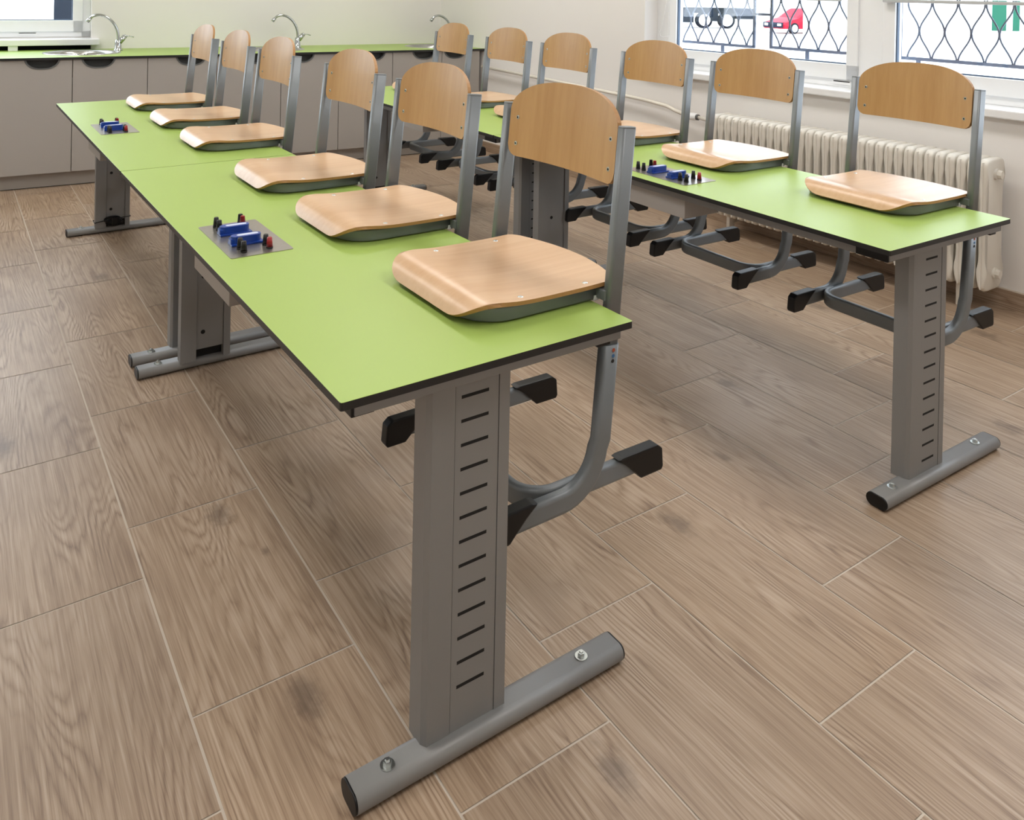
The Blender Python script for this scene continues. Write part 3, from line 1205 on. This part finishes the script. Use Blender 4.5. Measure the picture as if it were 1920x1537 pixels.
SLAB = ['round steel sink under the window at the left end of the green worktop', 'round steel sink in the middle of the green worktop, behind the chairs',
        'round steel sink at the right end of the green worktop']
FLAB = ['chrome gooseneck tap at the left, beside the window', 'chrome gooseneck tap in the middle of the worktop, behind a chair back',
        'chrome gooseneck tap at the right end, half behind a chair back']
for (sx, sy), sl, fl_ in zip(SINKS, SLAB, FLAB):
    t = thing('round_sink', sl, 'sink', group='round sinks in the worktop')
    ct(t, lx(sx), sy, CH)
    mb = MB()
    mb.lathe([(.232, 0), (.231, .003), (.222, .0045), (.205, .003), (.196, -.002), (.188, -.02), (.178, -.13), (.150, -.150), (.03, -.155), (0, -.156)], (0, 0, 0), 'sink', 48)
    mb.build('bowl', t)
    mb = MB()
    mb.lathe([(.03, -.153), (.028, -.150), (.012, -.151), (0, -.151)], (0, 0, 0), 'zinc', 24)
    for k in (-.028, .028):
        mb.cyl((k - .006, .1835, -.03), (k - .006, .1805, -.031), .008, .008, 'slot', 12)
        mb.cyl((k + .012, .1835, -.03), (k + .012, .1805, -.031), .008, .008, 'slot', 12)
    mb.build('drain', t)
    t = thing('gooseneck_tap', fl_, 'tap', group='chrome taps')
    ct(t, lx(sx) + .224, sy + .13, CH)
    mb = MB()
    mb.lathe([(0, 0), (.030, 0), (.029, .006), (.022, .012), (.0205, .05), (.019, .075), (.0, .078)], (0, 0, .0), 'chrome', 28)
    mb.cyl((.004, 0, .055), (.042, 0, .098), .0185, .0165, 'chrome', 20)
    mb.build('tap_body', t)
    pts = [(p.x, 0, p.y) for p in smooth_path([(0, .06), (-.001, .105), (-.011, .152), (-.036, .197), (-.070, .228), (-.105, .243), (-.135, .244), (-.160, .235), (-.176, .218)], 0)[0][::4]]
    mb = MB()
    mb.sweep(pts, [(.0095 * cos(k * pi / 7), .0095 * sin(k * pi / 7)) for k in range(14)], (0, 1, 0), 'chrome')
    e = Vector(pts[-1])
    d = (e - Vector(pts[-2])).normalized()
    mb.cyl(e - d * .004, e + d * .026, .0125, .0125, 'chrome', 20)
    mb.build('spout', t)
    mb = MB()
    mb.cyl((.040, 0, .095), (.050, 0, .104), .015, .012, 'chrome', 18)
    mb.sweep([(.046, 0, .100), (.070, 0, .100), (.098, -.004, .092)], oval(.014, .007, 5), (0, 1, 0), 'chrome')
    mb.build('lever', t)

# ------------------------------------------------------------------ radiator, pipe and valve on the window wall
t = thing('radiator', 'cream cast column radiator below the window', 'radiator')
t.matrix_world = WMAT
NF, FP, RY0 = 32, .0447, .537
RZ0, RZ1 = .095, .628


def section(first):
    """one ribbed radiator section seen as a rounded frame with two columns, in the plane across the wall"""
    mb = MB()
    x0, x1 = -.205, -.052
    w = .0155
    out = []
    for x, z in rrect(x1 - x0, RZ1 - RZ0, .032, 5):
        out.append((x + (x0 + x1) / 2, z + (RZ0 + RZ1) / 2))
    zs_ = [RZ0 + .045, RZ0 + .058, RZ0 + .070, RZ0 + .082, RZ0 + .097, RZ0 + .12, RZ0 + .15, RZ1 - .16, RZ1 - .125, RZ1 - .10, RZ1 - .083, RZ1 - .065, RZ1 - .050]
    out = out[:12] + [(x0, z) for z in reversed(zs_)] + out[12:] + [(x1, z) for z in zs_]

    def slim(z):
        if z > RZ1 - .05:
            return .86
        return .58 + .42 * max(math.exp(-((z - .165) / .035) ** 2), math.exp(-((z - .565) / .035) ** 2))

    xf = Matrix(((1, 0, 0, 0), (0, 0, 1, 0), (0, 1, 0, 0), (0, 0, 0, 1)))
    n = len(out)
    c = ((x0 + x1) / 2, (RZ0 + RZ1) / 2)
    # lens-like cross section: a thin rim and a fuller waist
    prof = []
    for sy, k in ((-.0212, .80), (-.0185, .93), (-.006, 1.0), (.006, 1.0), (.0185, .93), (.0212, .80)):
        prof.append([(c[0] + (x - c[0]) * (1 - (1 - k) * .55), sy * slim(z), c[1] + (z - c[1]) * (1 - (1 - k) * .14)) for x, z in out])
    vs = [p for r in prof for p in r]
    m_ = len(prof)
    fs = [(i * n + j, i * n + (j + 1) % n, (i + 1) * n + (j + 1) % n, (i + 1) * n + j) for i in range(m_ - 1) for j in range(n)]
    fs += [tuple(range(n)), tuple(reversed(range((m_ - 1) * n, m_ * n)))]
    mb.faces(vs, fs, 'rad', True)
    # fins: thin plate standing proud at the front and back
    mb.box((x0 - .004, -.0022, RZ0 + .012), (x0 + .02, .0022, RZ1 - .012), 'rad', .001)
    return mb


sec = section(True).build('radiator_section', t)
sec.location = (0, RY0, 0)
for k in range(1, NF):
    c = sec.copy()
    COL.objects.link(c)
    c.parent = t
    c.location = (0, RY0 + k * FP, 0)
mb = MB()
for z in (.165, .565):
    mb.cyl((-.128, RY0 - .026, z), (-.128, RY0 + (NF - 1) * FP + .026, z), .023, .023, 'rad', 20)
    mb.cyl((-.128, RY0 - .042, z), (-.128, RY0 - .018, z), .017, .019, 'rad', 8, False)
mb.build('hub', t)
mb = MB()
for k in (2, NF - 3):
    mb.box((-.13, RY0 + k * FP + .0195, .05), (-.001, RY0 + k * FP + .0245, .20), 'rad')
    mb.box((-.15, RY0 + k * FP + .012, .0), (-.11, RY0 + k * FP + .032, .10), 'rad')
mb.build('wall_bracket', t)

t = thing('heating_pipe', 'cream painted heating pipe along the window wall, running to the radiator', 'pipe')
t.matrix_world = WMAT
mb = MB()
circ = [(.011 * cos(k * pi / 8), .011 * sin(k * pi / 8)) for k in range(16)]
zp = .632
mb.sweep([(-.05, 4.40, zp + .035), (-.05, 3.19, zp + .004), (-.05, 2.64, zp - .014), (-.052, 2.56, zp - .018), (-.055, 2.40, zp - .030), (-.060, 2.34, zp - .046), (-.065, 2.245, zp - .060)], circ, (1, 0, .0), 'pipe')
mb.build('pipe_run', t)
mb = MB()
for y in (2.9, 3.9):
    mb.cyl((-.05, y, zp - .003 + (y - 2.9) * .026), (0, y, zp - .003 + (y - 2.9) * .026), .006, .006, 'pipe', 12)
mb.build('pipe_clip', t)
t = thing('radiator_valve', 'white thermostatic valve head at the far end of the radiator', 'valve')
t.matrix_world = WMAT @ Matrix.Translation((-.068, 2.185, zp - .062))
mb = MB()
xf = Matrix.Rotation(pi / 2, 4, 'X')
pr = [(0, -.045), (.014, -.045), (.019, -.036), (.022, -.012), (.022, .014), (.0175, .024), (0, .026)]
bmv = MB()
bmv.lathe(pr, (0, 0, 0), 'white', 28)
for v in bmv.bm.verts:
    v.co = xf @ v.co
bmv.build('valve_head', t)
mb.cyl((0, -.024, 0), (0, -.036, 0), .0165, .0165, 'recess', 20)
mb.build('valve_ring', t)
mb = MB()
mb.cyl((0, -.036, 0), (-.05, -.235, -.003), .010, .010, 'rad', 14)
mb.build('valve_tail', t)

# ------------------------------------------------------------------ blinds, cord, window grilles
for a, c, lb in ((1.365, 2.45, 'raised slatted blind at the top of the left window pane'), (.10, 1.135, 'raised slatted blind at the top of the right window pane')):
    t = thing('venetian_blind', lb, 'blind', group='raised window blinds')
    t.matrix_world = WMAT
    zb_ = 1.246
    mb = MB()
    mb.box((.062, a, zb_), (.087, c, zb_ + .015), 'blind', .003)
    mb.build('bottom_rail', t)
    mb = MB()
    for k in range(46):
        z = zb_ + .022 + k * .0265
        mb.faces([(.060, a, z - .004), (.088, a, z + .004), (.088, c, z + .004), (.060, c, z - .004), (.060, a, z - .0035), (.088, a, z + .0045), (.088, c, z + .0045), (.060, c, z - .0035)],
                 [(0, 1, 2, 3), (4, 7, 6, 5), (0, 4, 5, 1), (2, 6, 7, 3), (0, 3, 7, 4), (1, 5, 6, 2)], 'blind')
    o = mb.build('slats', t)
    mb = MB()
    for y in (a + .12, (a + c) / 2, c - .12):
        mb.cyl((.074, y, zb_ + .01), (.074, y, WZ1 - .05), .0012, .0012, 'white', 6)
    mb.build('ladder_cord', t)
t = thing('blind_cord', 'white looped blind cord hanging beside the window reveal', 'cord')
t.matrix_world = WMAT
mb = MB()
pts = [(.094, 2.560, 2.4), (.093, 2.565, 1.23), (.092, 2.600, 1.07), (.091, 2.620, 1.03), (.091, 2.612, 1.004), (.091, 2.588, .996), (.092, 2.555, 1.003), (.093, 2.540, 1.012), (.094, 2.548, 1.10), (.094, 2.556, 2.4)]
mb.sweep(pts, [(.0016 * cos(k * pi / 3), .0016 * sin(k * pi / 3)) for k in range(6)], (1, 0, 0), 'white')
mb.build('cord_loop', t)


def grille(label, y0, y1, zs, feet, v0, step, clos, chi, hbar=None):
    """wrought iron window grille: bottom and top rails, end bars, wavy bars that meet in V shapes"""
    t = thing('window_grille', label, 'window grille', group='iron window grilles')
    t.matrix_world = WMAT
    x = .305
    mb = MB()
    mb.box((x - .006, y0, zs - .008), (x + .006, y1, zs + .008), 'iron')
    mb.box((x - .006, y0, 2.35), (x + .006, y1, 2.366), 'iron')
    if clos:
        mb.box((x - .006, y0, zs), (x + .006, y0 + .014, 2.36), 'iron')
    if chi:
        mb.box((x - .006, y1 - .014, zs), (x + .006, y1, 2.36), 'iron')
    mb.build('grille_frame', t)
    mb = MB()
    for y in feet:
        mb.box((x - .005, y - .010, zs - .09), (x + .005, y + .010, zs), 'iron')
        mb.box((x - .07, y - .010, zs - .10), (x + .005, y + .010, zs - .085), 'iron')
    mb.build('grille_foot', t)
    P_ = .136
    n = 0
    yv = v0
    while yv < y1 + step:
        for d in (-1, 1):
            pts = []
            for k in range(0, 81):
                z = zs + k * (1.38 / 80)
                ph = ((z - zs) / P_) % 2
                f_ = ph if ph < 1 else 2 - ph
                f_ = .5 - .5 * cos(pi * f_)
                y = yv + d * f_ * (step / 2 - .004) + d * .003
                pts.append((x, y, z))
            seg = [p for p in pts if y0 - .002 < p[1] < y1 + .002]
            if len(seg) == len(pts):
                mb = MB()
                mb.sweep(seg, [(.0034, .0030), (-.0034, .0030), (-.0034, -.0030), (.0034, -.0030)], (1, 0, 0), 'iron')
                mb.build('wavy_bar', t)
        yv += step
    return t


grille('grey iron window grille with wavy bars, leftmost part outside the left pane', 2.061, 2.66, .966, (2.30,), 2.122, .1250, True, True)
grille('grey iron window grille with wavy bars, before the red car', 1.212, 1.956, .972, (1.709,), 1.274, .1225, False, True)
grille('grey iron window grille with wavy bars, outside the right pane', -.35, 1.186, .972, (1.085, .2), -.337, .1235, False, True)
mb = MB()
mb.box((.299, 1.95, 1.151), (.311, 2.066, 1.165), 'iron')
o = wx(mb.build('grille_link'))
tag(o, 'short grey iron bar linking the two grille parts outside the left pane', 'bar')

# ------------------------------------------------------------------ street outside
GZ = -.88
mb = MB()
mb.box((3.75, -30, GZ - .2), (120, 110, GZ), 'ground')
o = mb.build('ground')
struct(o)
mb = MB()
mb.box((-30, 5.9, GZ - .2), (3.75, 60, GZ), 'ground')
o = mb.build('ground')
struct(o)

VD = Vector((fw.x, fw.y, 0)).normalized()
VR = Vector((VD.y, -VD.x, 0))


def facing(loc, extra=0.0):
    """rotation that lays a vehicle's length across the line of sight to the window"""
    return math.atan2(VR.y, VR.x) + extra


# car: local x to the rear, y away from the school, z up; nose at x = 0
cl = CPOS + (fw + r2 * ((1471 - CX) / F_PX)) * 47
cl.z = GZ
t = thing('parked_car', 'pinkish red hatchback car parked in the street outside the left pane', 'car', cl, facing(cl, .46))
body = [(.02, .28), (.0, .55), (.10, .66), (.70, .84), (1.12, .92), (1.95, 1.42), (2.9, 1.47), (3.65, 1.05), (3.80, .95), (3.85, .40), (3.70, .28)]
mb = MB()
n = len(body)
rings = []
for y, k in ((0, .94), (.18, 1.0), (1.5, 1.0), (1.68, .94)):
    rings.append([(1.9 + (x - 1.9) * (1 - (1 - k) * .5), y, .28 + (z - .28) * k) for x, z in body])
vs = [p for r in rings for p in r]
fs = [(i * n + j, i * n + (j + 1) % n, (i + 1) * n + (j + 1) % n, (i + 1) * n + j) for i in range(3) for j in range(n)]
fs += [tuple(range(n)), tuple(reversed(range(3 * n, 4 * n)))]
mb.faces(vs, fs, 'carred')
mb.build('car_body', t)
mb = MB()
mb.faces([(1.4, -.012, .95), (2.0, -.012, 1.34), (2.30, -.012, 1.37), (2.30, -.012, .97)], [(0, 1, 2, 3)], 'carglass')
mb.faces([(2.38, -.012, .97), (2.38, -.012, 1.37), (2.85, -.012, 1.36), (3.40, -.012, 1.02)], [(0, 1, 2, 3)], 'carglass')
mb.build('side_window', t)
mb = MB()
mb.box((-.05, .10, .34), (.05, 1.60, .64), 'carglass', .02)
mb.build('bumper_grille', t)
mb = MB()
mb.box((-.07, .16, .44), (.05, .46, .58), 'truckwhite', .02)
mb.box((-.07, 1.2, .44), (.05, 1.48, .58), 'truckwhite', .02)
mb.build('headlight', t)
for x in (.80, 3.05):
    mb = MB()
    mb.cyl((x, -.03, .31), (x, .18, .31), .31, .31, 'tyre', 28)
    wo = mb.build('wheel', t)
    mb = MB()
    mb.cyl((x, -.05, .31), (x, -.028, .31), .21, .215, 'rim', 24)
    for k in range(9):
        a = 2 * pi * k / 9
        mb.box((x + .12 * cos(a) - .02, -.056, .31 + .12 * sin(a) - .02), (x + .12 * cos(a) + .02, -.049, .31 + .12 * sin(a) + .02), 'slot')
    mb.build('hub_cap', wo)

# truck
tl = CPOS + (fw + r2 * ((1301 - CX) / F_PX)) * 53
tl.z = GZ
t = thing('parked_truck', 'pale truck with large wheels parked outside the left pane', 'truck', tl, facing(tl, .05))
mb = MB()
mb.box((-3.2, 0, 1.32), (3.5, 2.3, 3.6), 'truckwhite', .03)
mb.build('truck_box', t)
mb = MB()
mb.box((-3.2, .15, .95), (3.9, 2.1, 1.30), 'truckgrey')
mb.box((-3.0, .10, .35), (.05, .6, .95), 'truckgrey')
mb.box((1.15, .05, .45), (1.62, .6, 1.05), 'truckgrey')
mb.box((2.75, .02, .62), (3.85, .6, .86), 'truckgrey')
mb.build('chassis', t)
mb = MB()
mb.box((2.75, .0, .86), (3.85, 2.2, 1.30), 'carglass', .02)
mb.build('rear_box', t)
for x in (.70, 2.15):
    mb = MB()
    mb.cyl((x, -.06, .52), (x, .35, .52), .52, .52, 'tyre', 32)
    wo = mb.build('wheel', t)
    mb = MB()
    mb.cyl((x, -.10, .52), (x, -.055, .52), .36, .38, 'truckwhite', 28)
    mb.cyl((x, -.14, .52), (x, -.10, .52), .11, .13, 'rim', 16)
    mb.build('wheel_rim', wo)

# white garden wall that hides the car's rear, and a pale house with green shutters
gp = CPOS + (fw + r2 * ((1550 - CX) / F_PX)) * 40
t_ = Vector((gp.x, gp.y, GZ))
mb = MB()
mb.box((-1.02, 0, 0), (6.0, .25, 2.6), 'render')
mb.box((-1.05, -.03, 2.6), (6.03, .28, 2.68), 'render')
o = mb.build('garden_wall')
o.location = t_
o.rotation_euler = (0, 0, facing(t_))
tag(o, 'white street wall right of the red car', 'wall')
hp = CPOS + (fw + r2 * ((1890 - CX) / F_PX)) * 58
t = thing('town_house', 'white rendered house with green shutters across the street', 'house', (hp.x, hp.y, GZ), facing(hp, -.05))
mb = MB()
mb.box((-9, 0, 0), (12, 8, 9), 'render')
mb.build('house_wall', t)
mb = MB()
mb.box((-1.05, -.06, .02), (-.10, .0, 2.2), 'shutter')
mb.box((-.1, -.03, .1), (.35, .0, 2.1), 'truckwhite')
mb.box((.35, -.06, .02), (.80, .0, 2.2), 'shutter')
mb.build('shutter', t)
mb = MB()
for z in (.72,):
    mb.box((-1.6, -.012, z - .006), (1.6, .012, z + .006), 'iron')
for x in (-1.55, 1.55):
    mb.box((x - .02, -.012, GZ), (x + .02, .012, z + .006), 'iron')
o = mb.build('street_railing')
rp_ = WMAT @ Vector((1.6, 1.45, 0))
o.location = (rp_.x, rp_.y, 0)
o.rotation_euler = (0, 0, pi / 2 + WROT)
tag(o, 'thin iron railing bar outside the windows', 'railing')

# dark building seen through the back window
t = thing('dark_building', 'dark building seen through the right edge of the back window', 'building', (2.6, 14.5, GZ))
mb = MB()
mb.box((-1.02, 0, 0), (7, 5, 7), 'darkhouse')
mb.build('facade', t)
mb = MB()
mb.box((-.70, -.05, .4), (-.55, 0, 6), 'truckgrey')
mb.build('downpipe', t)
